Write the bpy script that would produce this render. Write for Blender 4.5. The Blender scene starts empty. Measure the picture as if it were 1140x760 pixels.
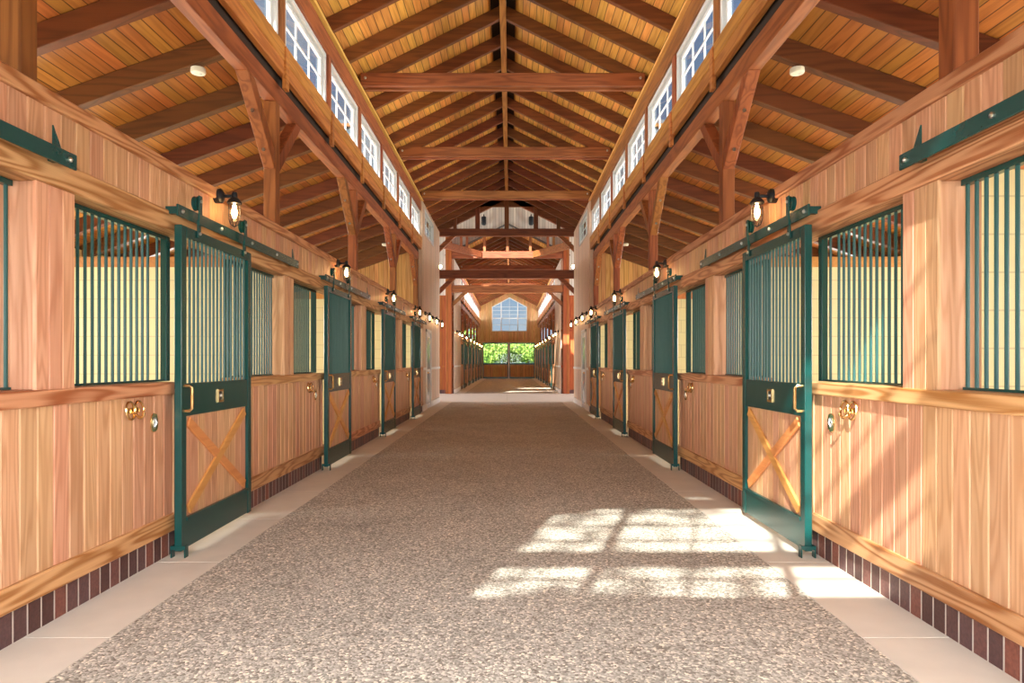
import bpy, bmesh, math, random
from mathutils import Vector, Matrix
random.seed(7)
sc = bpy.context.scene
col = sc.collection

# ------------------------------------------------------------------ camera
VPX, VPY, F = 568.0, 402.5, 750.0
CZ = 1.33
cam = bpy.data.cameras.new('camera')
cam.sensor_fit = 'HORIZONTAL'; cam.sensor_width = 36.0
cam.lens = 36.0 * F / 1140.0
cam.shift_x = (570.0 - VPX) / 1140.0
cam.shift_y = (VPY - 380.0) / 1140.0
cam.clip_end = 400
co = bpy.data.objects.new('camera', cam); col.objects.link(co)
co.location = (0, 0, CZ); co.rotation_euler = (math.pi / 2, 0, 0)
sc.camera = co

# ------------------------------------------------------------------ view, sky, sun, daylight
sc.view_settings.view_transform = 'Standard'
sc.view_settings.look = 'None'
sc.view_settings.gamma = 1.0
sc.view_settings.use_curve_mapping = False
sc.view_settings.exposure = 0.22

SKY_STRENGTH = 0.62
w = bpy.data.worlds.new('sky'); sc.world = w; w.use_nodes = True
nt = w.node_tree; nt.nodes.clear()
wo = nt.nodes.new('ShaderNodeOutputWorld'); bg = nt.nodes.new('ShaderNodeBackground')
tc = nt.nodes.new('ShaderNodeTexCoord'); sp = nt.nodes.new('ShaderNodeSeparateXYZ')
rp = nt.nodes.new('ShaderNodeValToRGB')
rp.color_ramp.elements[0].position = 0.0; rp.color_ramp.elements[0].color = (0.55, 0.74, 0.95, 1)
rp.color_ramp.elements[1].position = 0.6; rp.color_ramp.elements[1].color = (0.20, 0.42, 0.80, 1)
nz = nt.nodes.new('ShaderNodeTexNoise'); nz.inputs['Scale'].default_value = 3.0; nz.inputs['Detail'].default_value = 6
cr = nt.nodes.new('ShaderNodeValToRGB')
cr.color_ramp.elements[0].position = 0.50; cr.color_ramp.elements[1].position = 0.65
mx = nt.nodes.new('ShaderNodeMixRGB'); mx.inputs[2].default_value = (0.95, 0.97, 1.0, 1)
nt.links.new(tc.outputs['Generated'], sp.inputs[0]); nt.links.new(sp.outputs['Z'], rp.inputs[0])
nt.links.new(tc.outputs['Generated'], nz.inputs['Vector']); nt.links.new(nz.outputs['Fac'], cr.inputs[0])
nt.links.new(cr.outputs[0], mx.inputs[0]); nt.links.new(rp.outputs[0], mx.inputs[1])
nt.links.new(mx.outputs[0], bg.inputs[0]); bg.inputs[1].default_value = SKY_STRENGTH
nt.links.new(bg.outputs[0], wo.inputs[0])

SUND = Vector((0.30, 1.0, -0.885))
sl = bpy.data.lights.new('sun', 'SUN'); sl.energy = 17.0; sl.angle = 0.012; sl.color = (1.0, 0.94, 0.84)
so = bpy.data.objects.new('sun', sl); col.objects.link(so)
so.rotation_euler = SUND.to_track_quat('-Z', 'Y').to_euler()

XC = -0.115                    # centre line of the building
P0, BAY = -0.34, 3.66          # post rhythm of the near wing
PF = 31.76                     # first post of the far wing
N1, N2 = 5, 6                  # bays in each wing
Y_BACK, Y_NAVE, Y_CROSS, Y_END = -0.42, 22.3, 28.1, 53.72

def area(name, loc, direction, sx, sy, energy, color=(1, 1, 1), spread=math.pi):
    l = bpy.data.lights.new(name, 'AREA'); l.shape = 'RECTANGLE'; l.size = sx; l.size_y = sy
    l.energy = energy; l.color = color; l.spread = spread
    o = bpy.data.objects.new(name, l); col.objects.link(o); o.location = loc
    d = Vector(direction)
    o.rotation_euler = d.to_track_quat('-Z', 'Y').to_euler()
    return o
DAY = (0.98, 0.98, 1.0)
# daylight through the open door behind the camera
area('daylight_open_door', (XC, -0.95, 1.75), (0, 1, -0.55), 4.1, 2.0, 235, DAY, math.radians(112))
for s in (-1, 1):
    # daylight through the clerestory windows of both wings
    area('daylight_clerestory', (XC + s * 3.05, 8.9, 4.72), (-s, 0, -0.7), 18.0, 0.42, 650, DAY)
    area('daylight_clerestory', (XC + s * 3.05, 42.0, 4.72), (-s, 0, -0.7), 18.0, 0.42, 3600, DAY)
    # added fill lamps, standing unseen in the side arms of the crossing
    area('side_arm_fill_light', (XC + s * 7.5, 25.2, 3.0), (-s, 0, .15), 5.0, 5.0, 520, DAY)
    for k in range(N1):        # added fill lamp at an unseen opening of each stall
        area('stall_fill_light', (XC + s * 6.02, P0 + BAY * k + 1.9, 1.75), (-s, -0.25, -0.1), 1.4, 0.9, 150, (1.0, 0.98, 0.9))
    for k in range(N2): area('stall_fill_light', (XC + s * 6.02, PF + BAY * k + 1.9, 1.75), (-s, 0.0, -0.1), 1.4, 0.9, 60, (1.0, 0.98, 0.9))  # the same added fill for the far stalls

# ------------------------------------------------------------------ mesh helpers
class MB:
    """collects solids in (d, y, z) mapped into local space; becomes one mesh"""
    def __init__(self, f=None):
        self.bm = bmesh.new(); self.f = f or (lambda a, b, c: (a, b, c))
    def verts(self, pts): return [self.bm.verts.new(self.f(*p)) for p in pts]
    def face(self, vs):
        try: self.bm.faces.new(vs)
        except ValueError: pass
    def box(self, x0, x1, y0, y1, z0, z1):
        v = self.verts([(x, y, z) for x in (x0, x1) for y in (y0, y1) for z in (z0, z1)])
        for q in ((0,1,3,2),(4,6,7,5),(0,4,5,1),(2,3,7,6),(0,2,6,4),(1,5,7,3)): self.face([v[i] for i in q])
        return self
    def prism(self, poly, axis, a0, a1):
        def P(p, a):
            return {'x': (a, p[0], p[1]), 'y': (p[0], a, p[1]), 'z': (p[0], p[1], a)}[axis]
        A = self.verts([P(p, a0) for p in poly]); B = self.verts([P(p, a1) for p in poly])
        self.face(A); self.face(B[::-1]); n = len(poly)
        for i in range(n): self.face([A[i], A[(i+1) % n], B[(i+1) % n], B[i]])
        return self
    def plank(self, y0, y1, z0, z1, d0, t=.02, c=.008):       # vertical plank facing the aisle
        return self.prism([(d0+t, y0), (d0+c, y0), (d0, y0+c), (d0, y1-c), (d0+c, y1), (d0+t, y1)], 'z', z0, z1)
    def bar(self, p, q, wa, wb, up=(0, 0, 1)):                 # square bar from p to q
        p, q = Vector(p), Vector(q); a = (q-p).normalized(); u = Vector(up)
        s = a.cross(u).normalized(); t = s.cross(a).normalized()
        R = [(-1,-1),(1,-1),(1,1),(-1,1)]
        A = self.verts([tuple(p + s*i*wa/2 + t*j*wb/2) for i, j in R]); B = self.verts([tuple(q + s*i*wa/2 + t*j*wb/2) for i, j in R])
        self.face(A); self.face(B[::-1])
        for i in range(4): self.face([A[i], A[(i+1)%4], B[(i+1)%4], B[i]])
        return self
    def tube(self, pts, r, n=8, closed=False):
        pts = [Vector(p) for p in pts]; rings = []; N = len(pts); prev = None
        for i, p in enumerate(pts):
            if closed: a = (pts[(i+1) % N] - pts[i-1]).normalized()
            else: a = (pts[min(i+1, N-1)] - pts[max(i-1, 0)]).normalized()
            if prev is None:
                u = Vector((0,0,1)) if abs(a.z) < .9 else Vector((1,0,0))
            else: u = prev
            s = a.cross(u).normalized(); u2 = s.cross(a).normalized(); prev = u2
            rr = r[i] if isinstance(r, (list, tuple)) else r
            rings.append(self.verts([tuple(p + (s*math.cos(2*math.pi*k/n) + u2*math.sin(2*math.pi*k/n))*rr) for k in range(n)]))
        M = N if closed else N-1
        for i in range(M):
            A, B = rings[i], rings[(i+1) % N]
            for k in range(n): self.face([A[k], A[(k+1)%n], B[(k+1)%n], B[k]])
        if not closed: self.face(rings[0]); self.face(rings[-1][::-1])
        return self
    def lathe(self, prof, c, axis='z', n=16):                  # prof: (r, h)
        rings = []
        for r, h in prof:
            pts = []
            for k in range(n):
                a = 2*math.pi*k/n; u, v = r*math.cos(a), r*math.sin(a)
                pts.append({'z': (c[0]+u, c[1]+v, c[2]+h), 'x': (c[0]+h, c[1]+u, c[2]+v), 'y': (c[0]+u, c[1]+h, c[2]+v)}[axis])
            rings.append(self.verts(pts))
        for A, B in zip(rings, rings[1:]):
            for k in range(n): self.face([A[k], A[(k+1)%n], B[(k+1)%n], B[k]])
        self.face(rings[0]); self.face(rings[-1][::-1])
        return self
    def build(self, name, m, parent=None, bevel=0, smooth=False, loc=None):
        bmesh.ops.recalc_face_normals(self.bm, faces=self.bm.faces[:])
        me = bpy.data.meshes.new(name); self.bm.to_mesh(me); self.bm.free()
        if smooth:
            for p in me.polygons: p.use_smooth = True
            me.set_sharp_from_angle(angle=math.radians(40))
        me.materials.append(m)
        o = bpy.data.objects.new(name, me); col.objects.link(o)
        if parent: o.parent = parent
        if loc: o.location = loc
        if bevel:
            b = o.modifiers.new('edge', 'BEVEL'); b.width = bevel; b.segments = 1; b.limit_method = 'ANGLE'
        return o

def side(s, d0=0.0, y0=0.0, z0=0.0):
    """(distance from centre line, y, z) -> local coordinates of an object standing at (d0, y0, z0) on side s"""
    return lambda d, y, z: (s*(d-d0), y-y0, z-z0)
def W(s, d, y, z=0.0): return (XC + s*d, y, z)

def tag(o, label=None, cat=None, group=None, kind=None):
    if label: o['label'] = label
    if cat: o['category'] = cat
    if group: o['group'] = group
    if kind: o['kind'] = kind
    return o
def empty(name, loc):
    o = bpy.data.objects.new(name, None); col.objects.link(o); o.location = loc; o.empty_display_size = .1
    return o
def copy_tree(o, parent=None):
    c = o.copy(); col.objects.link(c)
    if parent: c.parent = parent
    for ch in list(o.children): copy_tree(ch, c)
    return c
def struct(o): return tag(o, kind='structure')
ORD = ['nearest', 'second', 'third', 'fourth', 'fifth', 'sixth', 'seventh', 'eighth', 'ninth', 'tenth', 'eleventh', 'twelfth', 'thirteenth', 'fourteenth', 'fifteenth', 'sixteenth', 'seventeenth', 'eighteenth', 'nineteenth', 'twentieth'] + ['twenty-'+w_ for w_ in ('first', 'second', 'third', 'fourth', 'fifth', 'sixth', 'seventh', 'eighth', 'ninth')]
SN = {-1: 'left', 1: 'right'}

# ------------------------------------------------------------------ materials
def new_mat(name):
    m = bpy.data.materials.new(name); m.use_nodes = True
    n = m.node_tree; b = n.nodes['Principled BSDF']
    return m, n, b
def N(nt, kind, **kw):
    n = nt.nodes.new(kind)
    for k, v in kw.items(): setattr(n, k, v)
    return n
def math_(nt, op, a, b=None, c=None):
    n = nt.nodes.new('ShaderNodeMath'); n.operation = op
    for i, v in enumerate((a, b, c)):
        if v is None: continue
        if isinstance(v, (int, float)): n.inputs[i].default_value = v
        else: nt.links.new(v, n.inputs[i])
    return n.outputs[0]
def plain(name, c, rough=.5, metal=0.0, spec=.5, bump=0, noise=0, nscale=20):
    m, nt, b = new_mat(name)
    b.inputs['Base Color'].default_value = (*c, 1); b.inputs['Roughness'].default_value = rough
    b.inputs['Metallic'].default_value = metal; b.inputs['Specular IOR Level'].default_value = spec
    t = N(nt, 'ShaderNodeTexCoord'); z = N(nt, 'ShaderNodeTexNoise'); z.inputs['Scale'].default_value = nscale; z.inputs['Detail'].default_value = 4
    nt.links.new(t.outputs['Object'], z.inputs['Vector'])
    if noise:
        h = N(nt, 'ShaderNodeHueSaturation'); h.inputs['Color'].default_value = (*c, 1)
        nt.links.new(math_(nt, 'MULTIPLY_ADD', z.outputs['Fac'], noise*2, 1-noise), h.inputs['Value'])
        nt.links.new(h.outputs[0], b.inputs['Base Color'])
    if bump:
        bp = N(nt, 'ShaderNodeBump'); bp.inputs['Strength'].default_value = bump; bp.inputs['Distance'].default_value = .01
        nt.links.new(z.outputs['Fac'], bp.inputs['Height']); nt.links.new(bp.outputs[0], b.inputs['Normal'])
    return m
def wood(name, light, dark, grain='z', plank=None, rough=.5, ring=0.5, across=9.0, vary=.16, groove=.35, spec=.4, freq=34.0):
    m, nt, b = new_mat(name)
    t = N(nt, 'ShaderNodeTexCoord'); s = N(nt, 'ShaderNodeSeparateXYZ'); nt.links.new(t.outputs['Object'], s.inputs[0])
    wn = N(nt, 'ShaderNodeTexWhiteNoise'); wn.noise_dimensions = '1D'
    oi = N(nt, 'ShaderNodeObjectInfo'); ge = N(nt, 'ShaderNodeNewGeometry')
    mask = None
    if plank:
        ax, pitch = plank
        u = math_(nt, 'DIVIDE', s.outputs[ax], pitch)
        idn = math_(nt, 'FLOOR', u); fr = math_(nt, 'FRACT', u)
        edge = math_(nt, 'ABSOLUTE', math_(nt, 'SUBTRACT', fr, .5))
        mr = N(nt, 'ShaderNodeMapRange'); mr.inputs[1].default_value = .5-.007/pitch; mr.inputs[2].default_value = .5-.002/pitch
        nt.links.new(edge, mr.inputs[0]); mask = mr.outputs[0]
        nt.links.new(math_(nt, 'ADD', idn, math_(nt, 'MULTIPLY', oi.outputs['Random'], 91.7)), wn.inputs['W'])
    else:
        nt.links.new(math_(nt, 'ADD', ge.outputs['Random Per Island'], math_(nt, 'MULTIPLY', oi.outputs['Random'], 3.7)), wn.inputs['W'])
    rnd = wn.outputs['Value']
    sc_ = {'x': (.7, across, across), 'y': (across, .7, across), 'z': (across, across, .7)}[grain]
    vm = N(nt, 'ShaderNodeVectorMath'); vm.operation = 'MULTIPLY'; vm.inputs[1].default_value = sc_
    nt.links.new(t.outputs['Object'], vm.inputs[0])
    va = N(nt, 'ShaderNodeVectorMath'); va.operation = 'ADD'; nt.links.new(vm.outputs[0], va.inputs[0])
    cb = N(nt, 'ShaderNodeCombineXYZ'); r37 = math_(nt, 'MULTIPLY', rnd, 57.0)
    for i in range(3): nt.links.new(r37, cb.inputs[i])
    nt.links.new(cb.outputs[0], va.inputs[1])
    n1 = N(nt, 'ShaderNodeTexNoise'); n1.inputs['Scale'].default_value = 1.0; n1.inputs['Detail'].default_value = 1.5
    nt.links.new(va.outputs[0], n1.inputs['Vector'])
    rings = math_(nt, 'MULTIPLY_ADD', math_(nt, 'SINE', math_(nt, 'MULTIPLY', n1.outputs['Fac'], freq)), .5, .5)
    rings = math_(nt, 'POWER', rings, 1.6)
    v2 = N(nt, 'ShaderNodeVectorMath'); v2.operation = 'MULTIPLY'
    v2.inputs[1].default_value = tuple(4.0 if q < 1 else 26.0 for q in sc_)
    nt.links.new(va.outputs[0], v2.inputs[0])
    n2 = N(nt, 'ShaderNodeTexNoise'); n2.inputs['Scale'].default_value = 1.0; n2.inputs['Detail'].default_value = 2
    nt.links.new(v2.outputs[0], n2.inputs['Vector'])
    n3 = N(nt, 'ShaderNodeTexNoise'); n3.inputs['Scale'].default_value = .6; n3.inputs['Detail'].default_value = 3
    nt.links.new(va.outputs[0], n3.inputs['Vector'])
    fac = math_(nt, 'MULTIPLY', rings, ring)
    fac = math_(nt, 'MULTIPLY_ADD', n2.outputs['Fac'], .45, math_(nt, 'SUBTRACT', fac, .1))
    fac = math_(nt, 'MULTIPLY_ADD', n3.outputs['Fac'], .5, math_(nt, 'SUBTRACT', fac, .2))
    cl = N(nt, 'ShaderNodeClamp'); nt.links.new(fac, cl.inputs[0])
    mix = N(nt, 'ShaderNodeMixRGB'); mix.inputs[1].default_value = (*light, 1); mix.inputs[2].default_value = (*dark, 1)
    nt.links.new(cl.outputs[0], mix.inputs[0])
    h = N(nt, 'ShaderNodeHueSaturation'); nt.links.new(mix.outputs[0], h.inputs['Color'])
    nt.links.new(math_(nt, 'MULTIPLY_ADD', rnd, vary*2, 1-vary), h.inputs['Value'])
    wn2 = N(nt, 'ShaderNodeTexWhiteNoise'); wn2.noise_dimensions = '1D'; nt.links.new(math_(nt, 'MULTIPLY', rnd, 991.0), wn2.inputs['W'])
    nt.links.new(math_(nt, 'MULTIPLY_ADD', wn2.outputs['Value'], .024, .488), h.inputs['Hue'])
    out = h.outputs[0]
    bp = N(nt, 'ShaderNodeBump'); bp.inputs['Strength'].default_value = .25; bp.inputs['Distance'].default_value = .003
    hh = math_(nt, 'MULTIPLY', fac, -1.0)
    if mask is not None:
        mg = N(nt, 'ShaderNodeMixRGB'); mg.blend_type = 'MULTIPLY'; mg.inputs[2].default_value = (groove, groove*.8, groove*.7, 1)
        nt.links.new(mask, mg.inputs[0]); nt.links.new(out, mg.inputs[1]); out = mg.outputs[0]
        hh = math_(nt, 'SUBTRACT', hh, math_(nt, 'MULTIPLY', mask, 3.0))
    nt.links.new(hh, bp.inputs['Height']); nt.links.new(bp.outputs[0], b.inputs['Normal'])
    nt.links.new(out, b.inputs['Base Color'])
    b.inputs['Roughness'].default_value = rough; b.inputs['Specular IOR Level'].default_value = spec
    return m

FL, FD = (0.64, 0.355, 0.205), (0.40, 0.170, 0.072)
M = {}
M['fir_z'] = wood('fir boards upright', FL, FD, 'z', ring=.45, freq=58, vary=.11)
M['fir_y'] = wood('fir boards lengthwise', (0.66, 0.35, 0.17), (0.33, 0.115, 0.034), 'y', ring=.8, freq=50)
M['brace'] = wood('golden fir braces', (0.60, 0.27, 0.08), (0.42, 0.15, 0.035), 'y', ring=.35)
M['pale_wall'] = wood('pale plank wall', (0.70, 0.52, 0.38), (0.52, 0.33, 0.20), 'z', plank=('Y', .122), ring=.35)
M['pale_wall_x'] = wood('pale plank gable', (0.80, 0.74, 0.66), (0.68, 0.60, 0.50), 'z', plank=('X', .122), ring=.3)
M['fir_wall_x'] = wood('fir plank gable', (0.66, 0.38, 0.15), (0.42, 0.18, 0.05), 'z', plank=('X', .122), ring=.5)
M['red_wall'] = wood('red stained plank wall', (0.50, 0.13, 0.03), (0.28, 0.05, 0.012), 'z', plank=('X', .13), ring=.4)
TL, TD = (0.38, 0.125, 0.040), (0.13, 0.033, 0.011)
for a in 'xyz':
    M['timber_'+a] = wood('stained timber '+a, TL, TD, a, ring=.45, across=7.0, vary=.12)
    M['rafter_'+a] = wood('shade-dark stained rafter '+a, (0.25, 0.078, 0.022), (0.09, 0.025, 0.009), a, ring=.4, across=7.0, vary=.14)  # stained wood, darkened so the tone carries the shade on its faces
M['rafter_side'] = wood('shade-dark stained stall rafter', (0.17, 0.052, 0.016), (0.06, 0.017, 0.006), 'x', ring=.4, across=7.0, vary=.14)  # darker copy of the rafter wood, with the shade over the stalls in it
M['fascia'] = wood('orange fascia boards', (0.55, 0.23, 0.055), (0.26, 0.075, 0.016), 'y', ring=.5)
M['ledge'] = wood('lit ledge strip', (0.80, 0.46, 0.12), (0.60, 0.28, 0.06), 'y', ring=.3)  # light falling on the ledge put into a golden tone
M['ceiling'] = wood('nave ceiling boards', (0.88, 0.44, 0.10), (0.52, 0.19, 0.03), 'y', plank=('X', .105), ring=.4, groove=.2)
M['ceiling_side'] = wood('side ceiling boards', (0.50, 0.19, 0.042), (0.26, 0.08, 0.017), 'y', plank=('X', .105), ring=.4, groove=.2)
M['green'] = plain('dark green enamel', (0.002, 0.050, 0.045), .25, spec=.6, noise=.1)
M['green_bar'] = plain('green steel bars', (0.004, 0.065, 0.058), .42, spec=.4)
M['black'] = plain('black cast metal', (0.012, 0.014, 0.018), .4, metal=.3)
M['steel'] = plain('zinc bolts', (0.6, 0.6, 0.58), .3, metal=1)
M['brass'] = plain('polished brass', (0.80, 0.55, 0.25), .22, metal=1)
M['white'] = plain('white painted window wood', (0.66, 0.67, 0.66), .4)
M['white_trim'] = plain('white painted trim', (0.80, 0.76, 0.70), .45, noise=.05)
M['card'] = plain('paper card', (0.85, 0.85, 0.8), .7)
M['plastic'] = plain('cream plastic', (0.80, 0.78, 0.66), .4)
M['gap_shade'] = plain('vent and gap shade', (0.03, 0.015, 0.008), .8)  # shade of the fascia gap and ridge slot painted as dark board
M['siding'] = plain('weathered outer siding', (0.13, 0.16, 0.20), .8, noise=.15)
M['grass'] = plain('lawn', (0.10, 0.22, 0.04), .9, noise=.5, nscale=3)
M['bark'] = plain('bark', (0.12, 0.08, 0.05), .9, bump=.6, noise=.3)
M['roof'] = plain('roof covering', (0.14, 0.13, 0.12), .8)
M['dirt'] = plain('stall bedding', (0.34, 0.24, 0.14), .95, bump=.5, noise=.3)

def leaf_mat():
    m, nt, b = new_mat('leaves')
    ge = N(nt, 'ShaderNodeNewGeometry'); r = N(nt, 'ShaderNodeValToRGB')
    r.color_ramp.elements[0].color = (0.10, 0.22, 0.03, 1); r.color_ramp.elements[1].color = (0.45, 0.60, 0.12, 1)
    nt.links.new(ge.outputs['Random Per Island'], r.inputs[0]); nt.links.new(r.outputs[0], b.inputs['Base Color'])
    b.inputs['Roughness'].default_value = .6
    return m
M['leaf'] = leaf_mat()

def glass_mat(name, tint=(1, 1, 1), gloss=1.0):
    m = bpy.data.materials.new(name); m.use_nodes = True; nt = m.node_tree; nt.nodes.clear()
    o = N(nt, 'ShaderNodeOutputMaterial'); tr = N(nt, 'ShaderNodeBsdfTransparent'); gl = N(nt, 'ShaderNodeBsdfGlossy'); mx = N(nt, 'ShaderNodeMixShader')
    tr.inputs[0].default_value = (*tint, 1); gl.inputs['Roughness'].default_value = .02
    fr = N(nt, 'ShaderNodeFresnel'); ge = N(nt, 'ShaderNodeNewGeometry')
    nt.links.new(math_(nt, 'MULTIPLY_ADD', ge.outputs['Backfacing'], 1/1.45-1.45, 1.45), fr.inputs[0])
    nt.links.new(math_(nt, 'MULTIPLY', fr.outputs[0], gloss), mx.inputs[0])
    nt.links.new(tr.outputs[0], mx.inputs[1]); nt.links.new(gl.outputs[0], mx.inputs[2]); nt.links.new(mx.outputs[0], o.inputs[0])
    return m
M['glass'] = glass_mat('window glass', (.93, .97, .98))
M['glass_far'] = glass_mat('coated door glass', (.93, .97, .96), .2)
M['jar'] = glass_mat('clear lamp glass', (1.0, .97, .92))

def emit_mat(name, c, s):
    m = bpy.data.materials.new(name); m.use_nodes = True; nt = m.node_tree; nt.nodes.clear()
    o = N(nt, 'ShaderNodeOutputMaterial'); e = N(nt, 'ShaderNodeEmission'); e.inputs[0].default_value = (*c, 1); e.inputs[1].default_value = s
    nt.links.new(e.outputs[0], o.inputs[0]); return m
M['bulb'] = emit_mat('warm bulb', (1.0, .60, .24), 60)

def aggregate():
    m, nt, b = new_mat('exposed aggregate')
    t = N(nt, 'ShaderNodeTexCoord')
    v = N(nt, 'ShaderNodeTexVoronoi'); v.inputs['Scale'].default_value = 85; v.inputs['Randomness'].default_value = 1
    nt.links.new(t.outputs['Object'], v.inputs['Vector'])
    bw = N(nt, 'ShaderNodeSeparateColor'); nt.links.new(v.outputs['Color'], bw.inputs[0])
    r = N(nt, 'ShaderNodeValToRGB'); cr = r.color_ramp; cr.interpolation = 'LINEAR'
    cr.elements[0].position = 0; cr.elements[0].color = (0.16, 0.135, 0.10, 1)
    cr.elements[1].position = 1; cr.elements[1].color = (0.86, 0.77, 0.62, 1)
    for p, c in ((.3, (.30, .275, .232)), (.6, (.41, .378, .325)), (.85, (.54, .50, .43))):
        e = cr.elements.new(p); e.color = (*c, 1)
    nt.links.new(bw.outputs[0], r.inputs[0])
    z = N(nt, 'ShaderNodeTexNoise'); z.inputs['Scale'].default_value = 1.3; z.inputs['Detail'].default_value = 5
    nt.links.new(t.outputs['Object'], z.inputs['Vector'])
    h = N(nt, 'ShaderNodeHueSaturation'); nt.links.new(r.outputs[0], h.inputs['Color'])
    nt.links.new(math_(nt, 'MULTIPLY_ADD', z.outputs['Fac'], .5, .78), h.inputs['Value'])
    nt.links.new(h.outputs[0], b.inputs['Base Color'])
    bp = N(nt, 'ShaderNodeBump'); bp.inputs['Strength'].default_value = .8; bp.inputs['Distance'].default_value = .005; bp.invert = True
    nt.links.new(v.outputs['Distance'], bp.inputs['Height']); nt.links.new(bp.outputs[0], b.inputs['Normal'])
    b.inputs['Roughness'].default_value = .75
    return m
M['aggregate'] = aggregate()
M['concrete'] = plain('smooth concrete', (0.61, 0.55, 0.465), .7, bump=.08, noise=.12, nscale=4)

def brick_mat():
    m, nt, b = new_mat('dark clinker brick')
    ge = N(nt, 'ShaderNodeNewGeometry'); r = N(nt, 'ShaderNodeValToRGB'); cr = r.color_ramp
    cr.elements[0].color = (0.075, 0.030, 0.026, 1); cr.elements[1].color = (0.22, 0.07, 0.045, 1)
    e = cr.elements.new(.5); e.color = (.11, .055, .055, 1)
    nt.links.new(ge.outputs['Random Per Island'], r.inputs[0])
    t = N(nt, 'ShaderNodeTexCoord'); z = N(nt, 'ShaderNodeTexNoise'); z.inputs['Scale'].default_value = 60; z.inputs['Detail'].default_value = 6
    nt.links.new(t.outputs['Object'], z.inputs['Vector'])
    h = N(nt, 'ShaderNodeHueSaturation'); nt.links.new(r.outputs[0], h.inputs['Color'])
    nt.links.new(math_(nt, 'MULTIPLY_ADD', z.outputs['Fac'], 1.0, .5), h.inputs['Value'])
    nt.links.new(h.outputs[0], b.inputs['Base Color']); b.inputs['Roughness'].default_value = .55
    bp = N(nt, 'ShaderNodeBump'); bp.inputs['Strength'].default_value = .4; bp.inputs['Distance'].default_value = .004
    nt.links.new(z.outputs['Fac'], bp.inputs['Height']); nt.links.new(bp.outputs[0], b.inputs['Normal'])
    return m
M['brick'] = brick_mat()
M['mortar'] = plain('pale mortar', (0.58, 0.53, 0.47), .9, noise=.1)

def block_mat():
    m, nt, b = new_mat('cream painted block')
    t = N(nt, 'ShaderNodeTexCoord'); s = N(nt, 'ShaderNodeSeparateXYZ'); nt.links.new(t.outputs['Object'], s.inputs[0])
    c = N(nt, 'ShaderNodeCombineXYZ'); nt.links.new(math_(nt, 'ADD', s.outputs['X'], s.outputs['Y']), c.inputs[0]); nt.links.new(s.outputs['Z'], c.inputs[1])
    k = N(nt, 'ShaderNodeTexBrick'); nt.links.new(c.outputs[0], k.inputs['Vector'])
    k.inputs['Color1'].default_value = (0.80, 0.73, 0.42, 1); k.inputs['Color2'].default_value = (0.77, 0.70, 0.40, 1)
    k.inputs['Mortar'].default_value = (0.62, 0.55, 0.30, 1); k.inputs['Scale'].default_value = 1.0
    k.inputs['Mortar Size'].default_value = .005; k.inputs['Brick Width'].default_value = .4; k.inputs['Row Height'].default_value = .2
    nt.links.new(k.outputs['Color'], b.inputs['Base Color']); b.inputs['Roughness'].default_value = .6
    return m
M['block'] = block_mat()

# ------------------------------------------------------------------ ground and floor
struct(MB().box(-60, 60, -40, 110, -.06, -.03).build('ground', M['grass']))
struct(MB().box(XC-6.2, XC+6.2, Y_BACK-.2, Y_NAVE, -.03, -.004).build('floor', M['dirt']))
struct(MB().box(XC-6.2, XC+6.2, Y_CROSS, Y_END+.2, -.03, -.004).build('floor', M['dirt']))
struct(MB().box(XC-1.81, XC+1.81, Y_BACK-1.5, Y_NAVE-.08, -.03, 0.0).build('floor', M['aggregate']))
struct(MB().box(XC-1.81, XC+1.81, Y_CROSS+.1, Y_END, -.03, 0.0).build('floor', M['aggregate']))
mb = MB()
for i in range(6):
    mb.box(XC-8+i*16/6+.003, XC-8+(i+1)*16/6-.003, Y_NAVE-.08, Y_CROSS+.1, -.03, .002)
struct(mb.build('floor', M['concrete']))
n = 1
for s in (-1, 1):
    for a, b_ in ((Y_BACK, Y_NAVE-.08), (Y_CROSS+.1, Y_END)):
        mb = MB(side(s)); y = a
        while y < b_ - .01:
            e = min(y+1.22, b_); mb.box(1.81, 2.26, y+.003, e-.003, -.03, .004); y = e
        o = struct(mb.build('trim_%d' % n, M['concrete'], loc=(XC, 0, 0))); n += 1
        struct(MB(side(s)).box(1.811, 2.259, a, b_, -.031, -.001).build('trim_%d' % n, M['mortar'], loc=(XC, 0, 0))); n += 1

# ------------------------------------------------------------------ long stall-front walls
DW = 2.225                                   # wall face, from the centre line
def planks(mb, y0, y1, z0, z1, d, pitch=.1235, t=.02):
    k = max(1, round((y1-y0)/pitch)); p = (y1-y0)/k
    for i in range(k): mb.plank(y0+i*p, y0+(i+1)*p, z0, z1, d, t)
def bricks(mb, y0, y1, z1=.165, pitch=.0964):
    k = max(1, round((y1-y0)/pitch)); p = (y1-y0)/k
    for i in range(k): mb.box(DW+.004, DW+.06, y0+i*p+.006, y0+(i+1)*p-.006, .0, z1-.004)
def front(parent, s, y0, y1):                # the half-height clad panel between two stall doors
    f = side(s)
    mb = MB(f); planks(mb, y0+.03, y1-.05, .27, 1.12, DW); mb.build('plank_panel', M['fir_z'], parent)
    mb = MB(f); mb.box(DW+.02, DW+.16, y0+.004, y1-.004, .17, 1.12); mb.box(DW-.008, DW+.05, y0, y0+.028, .285, 1.107); mb.box(DW-.008, DW+.05, y1-.048, y1, .285, 1.107)
    mb.build('backing', M['fir_z'], parent)
    MB(f).box(DW-.022, DW+.10, y0, y1, .165, .285).build('bottom_board', M['fir_y'], parent, bevel=.006)
    MB(f).box(DW-.028, DW+.18, y0-.005, y1+.005, 1.107, 1.19).build('sill_rail', M['fir_y'], parent, bevel=.006)
    mb = MB(f); bricks(mb, y0, y1); mb.build('brick_base', M['brick'], parent)
    MB(f).box(DW+.0055, DW+.07, y0, y1, 0, .163).build('mortar', M['mortar'], parent)
    MB(f).box(DW+.03, DW+.16, y1-.01, y1+.06, 0, .17).build('block_foot', M['block'], parent)
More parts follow.
